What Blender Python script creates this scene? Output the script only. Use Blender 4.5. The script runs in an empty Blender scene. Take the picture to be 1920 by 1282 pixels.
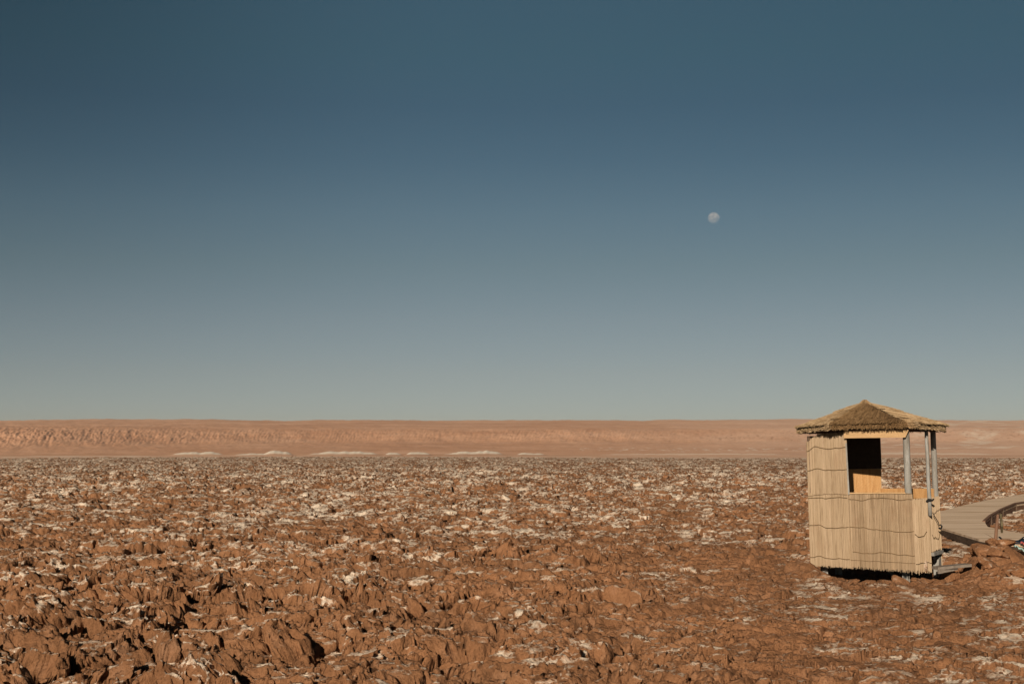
import bpy, bmesh, math, random
import numpy as np
from mathutils import Vector, Matrix

S = bpy.context.scene
C = S.collection
R = math.radians

# ------------------------------------------------------------------ camera
EYE = 1.94                      # eye height above the ground at the hut
FPX = 2667.0                    # focal length in photo pixels (50 mm lens)
PITCH = R(4.40)
cam = bpy.data.cameras.new('camera'); cam.lens = 50.0; cam.sensor_width = 36.0
cam.clip_start = 0.1; cam.clip_end = 30000
co = bpy.data.objects.new('camera', cam); C.objects.link(co)
co.location = (0, 0, EYE); co.rotation_euler = (R(90) + PITCH, 0, 0)
S.camera = co
S.view_settings.view_transform = 'Standard'; S.view_settings.look = 'None'
S.view_settings.exposure = 0.0; S.view_settings.gamma = 1.0
S.cycles.max_bounces = 5; S.cycles.diffuse_bounces = 1; S.cycles.transparent_max_bounces = 6

# ------------------------------------------------------------------ light
SUN_EL, SUN_AZ = 20.5, 17.0     # low afternoon sun behind the camera, a little to its left
w = bpy.data.worlds.new('World'); S.world = w; w.use_nodes = True
nt = w.node_tree; nt.nodes.clear()
out = nt.nodes.new('ShaderNodeOutputWorld'); bg = nt.nodes.new('ShaderNodeBackground')
sky = nt.nodes.new('ShaderNodeTexSky'); sky.sky_type = 'NISHITA'; sky.sun_disc = False
sky.sun_elevation = R(SUN_EL); sky.sun_rotation = R(180 + SUN_AZ); sky.altitude = 2300
sky.air_density = 1.0; sky.dust_density = 1.0; sky.ozone_density = 1.0
tc = nt.nodes.new('ShaderNodeTexCoord'); sx = nt.nodes.new('ShaderNodeSeparateXYZ')
rp = nt.nodes.new('ShaderNodeValToRGB'); mp = nt.nodes.new('ShaderNodeMath'); mp.operation = 'MULTIPLY'; mp.inputs[1].default_value = 2.0
mx = nt.nodes.new('ShaderNodeVectorMath'); mx.operation = 'MULTIPLY'
sc2 = nt.nodes.new('ShaderNodeVectorMath'); sc2.operation = 'SCALE'; sc2.inputs['Scale'].default_value = 1.0
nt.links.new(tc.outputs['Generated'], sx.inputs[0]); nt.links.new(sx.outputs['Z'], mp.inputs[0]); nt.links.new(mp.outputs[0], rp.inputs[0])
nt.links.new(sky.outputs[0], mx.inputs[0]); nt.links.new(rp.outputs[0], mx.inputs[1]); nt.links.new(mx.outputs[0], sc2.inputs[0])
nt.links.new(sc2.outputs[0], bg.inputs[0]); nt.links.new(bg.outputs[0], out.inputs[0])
bg.inputs[1].default_value = 0.10
# the blue deepens away from the point opposite the sun
ra = nt.nodes.new('ShaderNodeValToRGB'); ma = nt.nodes.new('ShaderNodeMath'); ma.operation = 'ADD'; ma.inputs[1].default_value = 0.5
nt.links.new(sx.outputs['X'], ma.inputs[0]); nt.links.new(ma.outputs[0], ra.inputs[0])
ra.color_ramp.interpolation = 'EASE'
for k_, (p_, g_) in enumerate([(0.12, .62), (0.46, 1.0), (0.85, .92)]):
    e_ = ra.color_ramp.elements[k_] if k_ < 2 else ra.color_ramp.elements.new(p_)
    e_.position = p_; e_.color = (g_ ** 1.30, g_, g_ ** .92, 1)
mz = nt.nodes.new('ShaderNodeVectorMath'); mz.operation = 'MULTIPLY'
mh = nt.nodes.new('ShaderNodeMapRange'); mh.inputs['From Min'].default_value = 0.03; mh.inputs['From Max'].default_value = 0.30
mh.inputs['To Min'].default_value = 0.12; mh.inputs['To Max'].default_value = 1.0
mw = nt.nodes.new('ShaderNodeMix'); mw.data_type = 'RGBA'; mw.inputs[6].default_value = (1, 1, 1, 1)
nt.links.new(sx.outputs['Z'], mh.inputs['Value']); nt.links.new(mh.outputs[0], mw.inputs[0]); nt.links.new(ra.outputs[0], mw.inputs[7])
nt.links.new(sc2.outputs[0], mz.inputs[0]); nt.links.new(mw.outputs[2], mz.inputs[1]); nt.links.new(mz.outputs[0], bg.inputs[0])
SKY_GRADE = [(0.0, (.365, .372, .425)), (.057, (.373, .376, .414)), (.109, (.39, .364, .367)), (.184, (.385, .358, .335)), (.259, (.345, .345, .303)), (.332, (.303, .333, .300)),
    (.405, (.240, .297, .278)), (.477, (.208, .278, .262)), (.547, (.212, .301, .266)), (.615, (.228, .318, .280)), (.75, (.10, .13, .12)), (1.0, (.06, .075, .075))]     # sky tint by height (sine of elevation x2), dimmed overhead to deepen shadows
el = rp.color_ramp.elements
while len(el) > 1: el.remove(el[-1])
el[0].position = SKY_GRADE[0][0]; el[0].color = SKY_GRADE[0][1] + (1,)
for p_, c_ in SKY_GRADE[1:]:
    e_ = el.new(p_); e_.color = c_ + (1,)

sl = bpy.data.lights.new('sun', 'SUN'); sl.energy = 5.0; sl.angle = R(0.53); sl.color = (1.0, 0.90, 0.76)
so = bpy.data.objects.new('sun', sl); C.objects.link(so); so.rotation_euler = (R(90 - SUN_EL), 0, R(-SUN_AZ))

# ------------------------------------------------------------------ helpers
def at(u, v, Y):
    """world point seen at photo pixel (u, v), at distance Y along the ground"""
    a = (u - 960) / FPX; b = (641 - v) / FPX
    cy, sy = math.cos(PITCH), math.sin(PITCH)
    d = Vector((a, cy - b * sy, sy + b * cy))
    return Vector((0, 0, EYE)) + d * (Y / d.y)

def atz(u, v, z):
    a = (u - 960) / FPX; b = (641 - v) / FPX
    cy, sy = math.cos(PITCH), math.sin(PITCH)
    d = Vector((a, cy - b * sy, sy + b * cy))
    return Vector((0, 0, EYE)) + d * ((z - EYE) / d.z)

def tag(o, label=None, cat=None, group=None, kind=None):
    if label: o['label'] = label
    if cat: o['category'] = cat
    if group: o['group'] = group
    if kind: o['kind'] = kind
    return o

def link(name, me, mat=None, parent=None):
    o = bpy.data.objects.new(name, me); C.objects.link(o)
    if mat: me.materials.append(mat)
    if parent: o.parent = parent
    return o

class MB:
    """collects shapes into one mesh"""
    def __init__(s): s.v = []; s.f = []
    def add(s, vs, fs):
        n = len(s.v); s.v += [tuple(p) for p in vs]; s.f += [tuple(i + n for i in f) for f in fs]
    def prism(s, poly, ext):
        """poly: list of Vectors (planar loop), ext: Vector extrusion"""
        n = len(poly); a = [Vector(p) for p in poly]; b = [p + ext for p in a]
        fs = [tuple(range(n))[::-1], tuple(range(n, 2 * n))]
        for i in range(n):
            j = (i + 1) % n; fs.append((i, j, n + j, n + i))
        s.add(a + b, fs)
    def beam(s, p, q, wdt, thk, up=Vector((0, 0, 1))):
        p, q = Vector(p), Vector(q); d = (q - p).normalized(); x = d.cross(up)
        if x.length < 1e-4: x = Vector((1, 0, 0))
        x.normalize(); y = x.cross(d).normalized()
        x *= wdt / 2; y *= thk / 2
        s.add([p - x - y, p + x - y, p + x + y, p - x + y, q - x - y, q + x - y, q + x + y, q - x + y],
              [(3, 2, 1, 0), (4, 5, 6, 7), (0, 1, 5, 4), (1, 2, 6, 5), (2, 3, 7, 6), (3, 0, 4, 7)])
    def tube(s, pts, r, n=6):
        pts = [Vector(p) for p in pts]; rings = []
        for i, p in enumerate(pts):
            d = (pts[min(i + 1, len(pts) - 1)] - pts[max(i - 1, 0)]).normalized()
            a = d.cross(Vector((0, 0, 1)))
            if a.length < 0.35: a = Vector((0, 1, 0)).cross(d)
            a.normalize(); b = a.cross(d)
            rr = r[i] if isinstance(r, (list, tuple)) else r
            rings.append([p + (a * math.cos(t) + b * math.sin(t)) * rr for t in [2 * math.pi * k / n for k in range(n)]])
        vs = [q for ring in rings for q in ring]; fs = []
        for i in range(len(pts) - 1):
            for k in range(n):
                k2 = (k + 1) % n
                fs.append((i * n + k, i * n + k2, (i + 1) * n + k2, (i + 1) * n + k))
        fs.append(tuple(range(n))[::-1]); fs.append(tuple(range((len(pts) - 1) * n, len(pts) * n)))
        s.add(vs, fs)
    def build(s, name, mat, parent=None, smooth=False):
        me = bpy.data.meshes.new(name); me.from_pydata(s.v, [], s.f); me.update()
        if smooth: me.polygons.foreach_set('use_smooth', [True] * len(me.polygons))
        return link(name, me, mat, parent)

def material(name):
    m = bpy.data.materials.new(name); m.use_nodes = True
    t = m.node_tree; b = t.nodes['Principled BSDF']
    b.inputs['Roughness'].default_value = 0.95; b.inputs['Specular IOR Level'].default_value = 0.15
    return m, t, b
def N(t, typ, **kw):
    n = t.nodes.new(typ)
    for k, v in kw.items():
        if k in n.inputs: n.inputs[k].default_value = v
        else: setattr(n, k, v)
    return n
def ramp(t, stops):
    n = t.nodes.new('ShaderNodeValToRGB'); e = n.color_ramp.elements
    while len(e) > 1: e.remove(e[-1])
    e[0].position = stops[0][0]; e[0].color = tuple(stops[0][1]) + (1,)
    for p, c in stops[1:]:
        k = e.new(p); k.color = tuple(c) + (1,)
    return n
def noise(t, vec, scale, detail=4, rough=0.55):
    n = N(t, 'ShaderNodeTexNoise'); n.inputs['Scale'].default_value = scale; n.inputs['Detail'].default_value = detail
    n.inputs['Roughness'].default_value = rough; t.links.new(vec, n.inputs['Vector']); return n
def mixc(t, fac, a, b, mode='MIX'):
    n = t.nodes.new('ShaderNodeMix'); n.data_type = 'RGBA'; n.blend_type = mode
    for sock, val in ((n.inputs[0], fac), (n.inputs[6], a), (n.inputs[7], b)):
        if isinstance(val, bpy.types.NodeSocket): t.links.new(val, sock)
        elif isinstance(val, (int, float)): sock.default_value = val
        else: sock.default_value = tuple(val) + (1,)
    return n.outputs[2]
def mapping(t, vec, scale):
    n = t.nodes.new('ShaderNodeMapping'); n.inputs['Scale'].default_value = scale
    t.links.new(vec, n.inputs['Vector']); return n.outputs[0]
def bump(t, b, h, strength, dist):
    n = t.nodes.new('ShaderNodeBump'); n.inputs['Strength'].default_value = strength; n.inputs['Distance'].default_value = dist
    t.links.new(h, n.inputs['Height']); t.links.new(n.outputs[0], b.inputs['Normal'])

# ------------------------------------------------------------------ numpy noise
def _hash(ix, iy, seed):
    h = (ix.astype(np.uint32) * np.uint32(374761393) + iy.astype(np.uint32) * np.uint32(668265263) + np.uint32((seed * 2246822519) & 0xffffffff))
    h = (h ^ (h >> np.uint32(13))) * np.uint32(1274126177)
    h ^= h >> np.uint32(16); h *= np.uint32(2654435761); h ^= h >> np.uint32(15)
    return h
def _u(h): return (h & np.uint32(0xffff)).astype(np.float32) / np.float32(65535)
def _u2(h): return (h >> np.uint32(16)).astype(np.float32) / np.float32(65535)
def perlin(x, y, seed):
    x0 = np.floor(x); y0 = np.floor(y); fx = (x - x0).astype(np.float32); fy = (y - y0).astype(np.float32)
    ix = x0.astype(np.int64); iy = y0.astype(np.int64)
    u = fx * fx * fx * (fx * (fx * 6 - 15) + 10); v = fy * fy * fy * (fy * (fy * 6 - 15) + 10)
    def g(dx, dy):
        h = _hash(ix + dx, iy + dy, seed); a = _u(h) * np.float32(2 * np.pi)
        return np.cos(a) * (fx - dx) + np.sin(a) * (fy - dy)
    a = g(0, 0); b = g(1, 0); c = g(0, 1); d = g(1, 1)
    return (a + (b - a) * u + (c - a) * v + (a - b - c + d) * u * v) * 1.5
def fbm(x, y, seed, octv=4, gain=0.5, ridged=False):
    s = 0; a = 1; tot = 0
    for i in range(octv):
        n = perlin(x * 2 ** i + 17.3 * i, y * 2 ** i - 9.1 * i, seed + i)
        s = s + a * ((1 - 2 * np.abs(n)) if ridged else n); tot += a; a *= gain
    return s / tot
def cells(x, y, seed):
    """nearest Voronoi cell: offset vector, three random numbers, distance to the border (F2-F1)"""
    ix = np.floor(x).astype(np.int64); iy = np.floor(y).astype(np.int64)
    f1 = np.full(x.shape, 9, np.float32); f2 = f1.copy()
    ox = np.zeros(x.shape, np.float32); oy = ox.copy(); hh = np.zeros(x.shape, np.uint32)
    for dx in (-1, 0, 1):
        for dy in (-1, 0, 1):
            h = _hash(ix + dx, iy + dy, seed)
            px = (x - (ix + dx)).astype(np.float32) - _u(h); py = (y - (iy + dy)).astype(np.float32) - _u2(h)
            d = np.sqrt(px * px + py * py)
            near = d < f1
            f2 = np.where(near, f1, np.minimum(f2, d)); ox = np.where(near, px, ox); oy = np.where(near, py, oy)
            hh = np.where(near, h, hh); f1 = np.where(near, d, f1)
    h2 = _hash(hh & np.uint32(0xffff), hh >> np.uint32(16), seed + 77)
    h3 = _hash(h2 & np.uint32(0xffff), h2 >> np.uint32(16), seed + 99)
    return ox, oy, _u(h2), _u2(h2), _u(h3), f2 - f1
def sstep(a, b, x):
    t = np.clip((x - a) / (b - a), 0, 1); return t * t * (3 - 2 * t)
def blob(x, y, cx, cy, rx, ry):
    return np.exp(-(((x - cx) / rx) ** 2 + ((y - cy) / ry) ** 2))

# ------------------------------------------------------------------ hut frame (needed by the ground too)
HUT_AZ = math.atan(672 / 2667)
hr = Vector((math.cos(HUT_AZ), -math.sin(HUT_AZ), 0)); hb = Vector((math.sin(HUT_AZ), math.cos(HUT_AZ), 0))
HUT0 = Vector((5.50, 21.60, 0.0))
def hl(x, y, z=0.0):            # hut-local to world
    return HUT0 + hr * x + hb * y + Vector((0, 0, z))

DECK_Z = 0.27
deck_px = [(1700, 974), (1768, 990), (1835, 1010), (1880, 1018), (1990, 1026), (1990, 1008), (1920, 1000), (1880, 993), (1852, 987),
           (1846, 978), (1858, 970), (1880, 957), (1905, 946), (1925, 943), (1990, 941), (1990, 924), (1920, 926), (1860, 935), (1810, 946), (1768, 957), (1700, 962)]
deck_xy = [atz(u, v, DECK_Z) for u, v in deck_px]

def in_poly(x, y, poly):
    ins = np.zeros(x.shape, bool); n = len(poly)
    for i in range(n):
        x1, y1 = poly[i].x, poly[i].y; x2, y2 = poly[(i + 1) % n].x, poly[(i + 1) % n].y
        if y1 == y2: continue
        c = ((y1 > y) != (y2 > y)) & (x < (x2 - x1) * (y - y1) / (y2 - y1) + x1); ins ^= c
    return ins
def dist_poly(x, y, poly):
    d = np.full(x.shape, 1e9, np.float32); n = len(poly)
    for i in range(n):
        ax, ay = poly[i].x, poly[i].y; bx, by = poly[(i + 1) % n].x - ax, poly[(i + 1) % n].y - ay
        t = np.clip(((x - ax) * bx + (y - ay) * by) / (bx * bx + by * by), 0, 1)
        d = np.minimum(d, np.hypot(x - ax - t * bx, y - ay - t * by))
    return np.where(in_poly(x, y, poly), -d, d)

def ground_height(x, y):
    """height of the salt crust and how rough it is"""
    d = np.hypot(x, y)
    wx = x + 0.16 * fbm(x * 1.7, y * 1.7, 11, 3) + 0.035 * fbm(x * 9, y * 9, 12, 3)
    wy = y + 0.16 * fbm(x * 1.7, y * 1.7, 21, 3) + 0.035 * fbm(x * 9, y * 9, 22, 3)
    # roughness: high on the left and middle, quieter by the hut and in the right foreground
    az = x / np.maximum(y, 1.0)
    quiet = sstep(0.02, 0.20, az) * (1 - sstep(24, 34, d))
    amp = 1.0 - 0.79 * quiet
    amp = amp * (1 + 0.30 * sstep(0.05, -0.30, az) * (1 - sstep(18, 40, d)))
    amp = amp * (0.85 + 0.45 * fbm(x * 0.25, y * 0.25, 31, 2)) * (1 - 0.16 * sstep(15, 32, d))
    ox, oy, r1, r2, r3, e1 = cells(wx / 0.98, wy / 0.68, 1)
    big = (r1 - 0.5) * 0.17 + 0.42 * (ox * (r2 - 0.5) * 0.9 + oy * (r3 - 0.42) * 1.0) - 0.16 * np.clip(ox * ox + oy * oy - 0.1, 0, 1)
    crack = np.clip(e1 / 0.08, 0, 1)
    ox, oy, r1, r2, r3, e2 = cells(wx / 0.40 + 5, wy / 0.29, 2)
    mid = (r1 - 0.5) * 0.075 + 0.20 * (ox * (r2 - 0.5) * 1.2 + oy * (r3 - 0.42) * 1.3) - 0.05 * np.clip(ox * ox + oy * oy - 0.1, 0, 1)
    crack2 = np.clip(e2 / 0.10, 0, 1)
    ox, oy, r1, r2, r3, e3 = cells(wx / 0.105 + 9, wy / 0.090, 3)
    small = (r1 - 0.5) * 0.030 + 0.075 * (ox * (r2 - 0.5) * 1.3 + oy * (r3 - 0.3) * 1.1)
    rid = fbm(wx * 1.1, wy * 1.1, 41, 4, 0.55, True)
    fine = fbm(x * 14, y * 14, 51, 3)
    cm = sstep(-0.05, 0.35, fbm(x * 0.8 + 7, y * 0.8, 91, 3)); cm2 = sstep(0.0, 0.35, fbm(x * 1.7 + 2, y * 1.7, 93, 3))
    pit = sstep(0.22, 0.50, fbm(wx * 1.3 + 3, wy * 1.5, 61, 2)) * 0.38
    pit2 = sstep(0.30, 0.45, fbm(wx * 3.6 + 3, wy * 4.2, 63, 2)) * 0.13
    h = amp * (big * .95 + mid * (0.80 - 0.35 * sstep(22, 45, d)) + 0.13 * rid - (0.10 + 0.26 * cm) * (1 - crack) - (0.05 + 0.20 * cm2) * (1 - crack2) - pit - pit2) + (0.25 + 0.75 * amp) * small * (1 - 0.6 * sstep(22, 45, d)) + 0.014 * fine
    farw = sstep(28, 80, d)
    if farw.max() > 0:                      # broader pressure ridges that still read from a distance
        ox, oy, r1, r2, r3, e5 = cells(wx / 2.3 + 3, wy / 1.7, 5)
        h = h + farw * ((r1 - 0.45) * 0.26 + 0.26 * oy * (r3 + 0.1) + 0.20 * ox * (r2 - 0.5) + 0.10 * rid)
    macro = 0.16 * fbm(x * 0.07, y * 0.07, 71, 3) * sstep(12, 40, d) + 0.35 * fbm(x * 0.012 + 4, y * 0.012, 73, 2) * sstep(60, 200, d) + 0.55 * fbm(x * 0.006 + 9, y * 0.0, 75, 3) * sstep(220, 400, d)
    # quiet plates of the trodden ground
    ox, oy, r1, r2, r3, e4 = cells(wx / 0.36 + 2, wy / 0.36 + 7, 4)
    plates = 0.36 * (ox * (r1 - 0.5) + oy * (r2 - 0.65)) * 0.26 - 0.055 * (1 - np.clip(e4 / 0.05, 0, 1)) * (r3 > 0.40) - 0.06 * (1 - np.clip(np.abs(fbm(x * 1.9, y * 1.9, 81, 3)) / 0.022, 0, 1)) * sstep(0.0, 0.3, fbm(x * 0.9, y * 0.9, 83, 2))
    # the hut's surroundings
    lx = (x - HUT0.x) * hr.x + (y - HUT0.y) * hr.y; ly = (x - HUT0.x) * hb.x + (y - HUT0.y) * hb.y
    heap = 0.24 * blob(lx, ly, 1.70, 1.0, .60, 1.1) + 0.28 * blob(lx, ly, 1.95, 2.1, .40, 1.2) + 0.10 * blob(lx, ly, 1.5, -0.5, .6, .40) - 0.10 * blob(lx, ly, 1.15, .35, .35, .4) \
        + 0.20 * blob(lx, ly, -1.15, 0.15, .45, .5) + 0.12 * blob(lx, ly, 3.2, .2, 1.4, .7)
    lump = sstep(0.02, 0.25, heap)
    hole = 0.20 * blob(lx, ly, .1, .55, .62, .62)
    under = blob(lx, ly, 0.1, .8, 1.25, 1.1)
    h = h * (1 - 0.75 * under) + plates * quiet * 1.6
    clod = (np.sqrt(np.clip(1 - (ox * ox + oy * oy) * 1.5, 0, 1)) - 0.6) * 0.20 * lump
    hh = h + macro + heap + clod - hole
    # keep the crust under the boardwalk
    near = (x > 4) & (x < 30) & (y > 22) & (y < 75)
    if near.any():
        dp = np.full(x.shape, 9.0, np.float32)
        dp[near] = dist_poly(x[near], y[near], deck_xy)
        k = sstep(0.9, -0.05, dp)
        hh = hh * (1 - k) + (DECK_Z - 0.20 + 0.25 * h) * k
        hh = np.where(dp < 0.02, np.minimum(hh, DECK_Z - 0.10), hh)
    return hh, h, amp

def grid_mesh(name, X, Y, Z, attrs, mat):
    nr, nc = X.shape; me = bpy.data.meshes.new(name)
    me.vertices.add(nr * nc); v = np.empty((nr * nc, 3), np.float32)
    v[:, 0] = X.ravel(); v[:, 1] = Y.ravel(); v[:, 2] = Z.ravel(); me.vertices.foreach_set('co', v.ravel())
    i = np.arange(nr - 1)[:, None] * nc + np.arange(nc - 1)[None, :]
    q = np.stack([i, i + 1, i + nc + 1, i + nc], -1).reshape(-1, 4).astype(np.int32)
    me.loops.add(q.size); me.loops.foreach_set('vertex_index', q.ravel())
    me.polygons.add(len(q)); me.polygons.foreach_set('loop_start', np.arange(0, q.size, 4, dtype=np.int32))
    me.update(calc_edges=True)
    for k, a in attrs.items():
        at_ = me.attributes.new(k, 'FLOAT', 'POINT'); at_.data.foreach_set('value', a.ravel().astype(np.float32))
    return link(name, me, mat)

# ------------------------------------------------------------------ materials of the land
def make_crust():
    m, t, b = material('red_salt_crust')
    g = N(t, 'ShaderNodeNewGeometry'); P = g.outputs['Position']
    n1 = noise(t, P, 0.35, 3); n2 = noise(t, P, 4.0, 5, .6); n3 = noise(t, P, 38.0, 4, .65)
    r1 = ramp(t, [(0.30, (.214, .096, .042)), (0.52, (.274, .128, .059)), (0.72, (.340, .172, .090))])
    t.links.new(n2.outputs[0], r1.inputs[0])
    r0 = ramp(t, [(0.35, (.86, .86, .86)), (0.65, (1.12, 1.10, 1.08))]); t.links.new(n1.outputs[0], r0.inputs[0])
    c = mixc(t, 1.0, r1.outputs[0], r0.outputs[0], 'MULTIPLY')
    r3 = ramp(t, [(0.28, (.72, .70, .68)), (0.5, (1, 1, 1)), (0.72, (1.22, 1.24, 1.28))]); t.links.new(n3.outputs[0], r3.inputs[0])
    c = mixc(t, 1.0, c, r3.outputs[0], 'MULTIPLY')
    a = N(t, 'ShaderNodeAttribute'); a.attribute_name = 'salt'
    n4 = noise(t, P, 8.0, 5, .6)
    ad = N(t, 'ShaderNodeMath', operation='ADD'); t.links.new(a.outputs['Fac'], ad.inputs[0]); t.links.new(n4.outputs[0], ad.inputs[1])
    rs = ramp(t, [(0.0, (0, 0, 0)), (0.44, (0, 0, 0)), (0.62, (1, 1, 1))])
    hf = N(t, 'ShaderNodeMath', operation='MULTIPLY'); hf.inputs[1].default_value = 0.5
    t.links.new(ad.outputs[0], hf.inputs[0]); t.links.new(hf.outputs[0], rs.inputs[0])
    sf = N(t, 'ShaderNodeMath', operation='MULTIPLY'); sf.inputs[1].default_value = 0.94; t.links.new(rs.outputs[0], sf.inputs[0])
    c = mixc(t, sf.outputs[0], c, (.82, .66, .50))
    t.links.new(c, b.inputs['Base Color'])
    hsum = N(t, 'ShaderNodeMath', operation='ADD'); t.links.new(n2.outputs[0], hsum.inputs[0]); t.links.new(n3.outputs[0], hsum.inputs[1])
    bump(t, b, hsum.outputs[0], 0.9, 0.03)
    return m
CRUST = make_crust()

# ------------------------------------------------------------------ ground
QUALITY = 1.0
def build_ground():
    dense = np.arange(-25.0, 25.001, 0.040 / QUALITY)
    ang = np.concatenate([np.arange(-178, -25, 5.0), dense, np.arange(28, 183, 5.0)])
    rr = [1.2]
    while rr[-1] < 520:
        r = rr[-1]
        k = 0.012 if r < 8 else (0.0012 if r < 30 else (0.0018 if r < 90 else 0.0024))
        rr.append(r * (1 + k / QUALITY))
    rr = np.array(rr); A, RR = np.meshgrid(np.radians(ang), rr)
    X = np.sin(A) * RR; Y = np.cos(A) * RR - 2.0
    Z = np.empty(X.shape, np.float32); Hh = Z.copy(); AM = Z.copy()
    for i in range(0, len(rr), 128):
        Z[i:i + 128], Hh[i:i + 128], AM[i:i + 128] = ground_height(X[i:i + 128], Y[i:i + 128])
    # upward facing and high parts carry salt
    dr = np.gradient(Z, axis=0) / np.maximum(np.gradient(RR, axis=0), 1e-6)
    da = np.gradient(Z, axis=1) / np.maximum(np.gradient(A, axis=1) * RR, 1e-6)
    up = 1 / np.sqrt(1 + dr * dr + da * da)
    D = np.hypot(X, Y)
    salt = np.empty(X.shape, np.float32)
    for i in range(0, len(rr), 128):
        s = slice(i, i + 128)
        x, y, d = X[s], Y[s], D[s]
        patch = fbm(x * 0.55, y * 0.55, 201, 3) ; pf = fbm(x * 1.9, y * 1.9, 205, 2)
        far = sstep(14, 30, d)
        az = x / np.maximum(y, 1.0)
        base = -0.335 + 0.045 * sstep(15, 26, d) - 0.085 * sstep(50, 200, d) + 0.035 * sstep(0.05, -0.2, az) * (1 - sstep(30, 60, d)) + 0.05 * sstep(.12, .3, az) * (1 - sstep(18, 24, d))
        salt[s] = base + 0.28 * far * fbm(x * 0.22 + 3, y * 0.10, 209, 3) + 0.34 * patch + 0.40 * pf + 0.9 * np.clip(Hh[s] - .02, -.2, .15) + 1.15 * (up[s] - 0.72)
        lx = (x - HUT0.x) * hr.x + (y - HUT0.y) * hr.y; ly = (x - HUT0.x) * hb.x + (y - HUT0.y) * hb.y
        salt[s] -= 0.30 * blob(lx, ly, 1.2, .8, 2.6, 1.9)
    Z = Z - 3.2 * sstep(400, 520, D)
    # the steep faces are lumpy and some clods lean out over the hollow in front of them
    for i in range(0, len(rr), 128):
        s = slice(i, i + 128); x, y, z = X[s], Y[s], Z[s]
        k = np.clip(AM[s], 0, 1.2) * (D[s] < 150) * np.clip(D[s] - 4, 0, 1)
        wob = perlin(x * 8 + z * 9, y * 8 - z * 11, 301) * 0.028 + perlin(x * 20 - z * 26, y * 20 + z * 22, 302) * 0.012
        wob2 = perlin(x * 8 - z * 12, y * 8 + z * 8, 303) * 0.028 + perlin(x * 20 + z * 24, y * 20 - z * 22, 304) * 0.012
        lean = np.clip(Hh[s] + 0.02, -0.15, 0.30) * (0.20 + 0.7 * perlin(x * 1.3, y * 1.3, 305))
        cav = np.clip(Hh[s] + 0.08, -0.28, 0.0) * 3.2 * sstep(-0.30, 0.15, fbm(x * 1.2, y * 1.2, 307, 2)) * (1 - sstep(60, 130, D[s]))
        lean = lean + cav
        side = np.clip(Hh[s] + 0.02, -0.15, 0.30) * 0.7 * perlin(x * 1.1, y * 1.1, 306)
        X[s] = x + k * (wob + side); Y[s] = y + k * (wob2 - lean)
    o = grid_mesh('ground', X, Y, Z, {'salt': np.clip(salt + 0.5, 0, 1)}, CRUST)
    tag(o, kind='structure')
build_ground()

# ------------------------------------------------------------------ far basin and escarpment
def make_hills_mat():
    m, t, b = material('red_badlands')
    g = N(t, 'ShaderNodeNewGeometry'); P = g.outputs['Position']
    a = N(t, 'ShaderNodeAttribute'); a.attribute_name = 'band'
    n1 = noise(t, mapping(t, P, (.003, .003, .05)), 1.0, 5, .6); n2 = noise(t, P, 0.03, 5, .65)
    r = ramp(t, [(0.25, (.48, .215, .110)), (0.42, (.58, .285, .152)), (0.6, (.68, .358, .205)), (0.78, (.78, .45, .28))])
    ad = N(t, 'ShaderNodeMath', operation='ADD'); t.links.new(n1.outputs[0], ad.inputs[0])
    m2 = N(t, 'ShaderNodeMath', operation='MULTIPLY_ADD'); m2.inputs[1].default_value = 0.5; m2.inputs[2].default_value = -0.25
    t.links.new(n2.outputs[0], m2.inputs[0]); t.links.new(m2.outputs[0], ad.inputs[1]); t.links.new(ad.outputs[0], r.inputs[0])
    s = N(t, 'ShaderNodeAttribute'); s.attribute_name = 'salt'
    bz = N(t, 'ShaderNodeMath', operation='MULTIPLY'); bz.inputs[1].default_value = .7; t.links.new(a.outputs['Fac'], bz.inputs[0])
    c0 = mixc(t, bz.outputs[0], r.outputs[0], (.81, .54, .38))
    c = mixc(t, s.outputs['Fac'], c0, (.90, .74, .57))
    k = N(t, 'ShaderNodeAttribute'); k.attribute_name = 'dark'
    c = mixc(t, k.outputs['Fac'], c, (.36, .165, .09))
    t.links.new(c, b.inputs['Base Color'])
    return m
HILLS = make_hills_mat()

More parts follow.
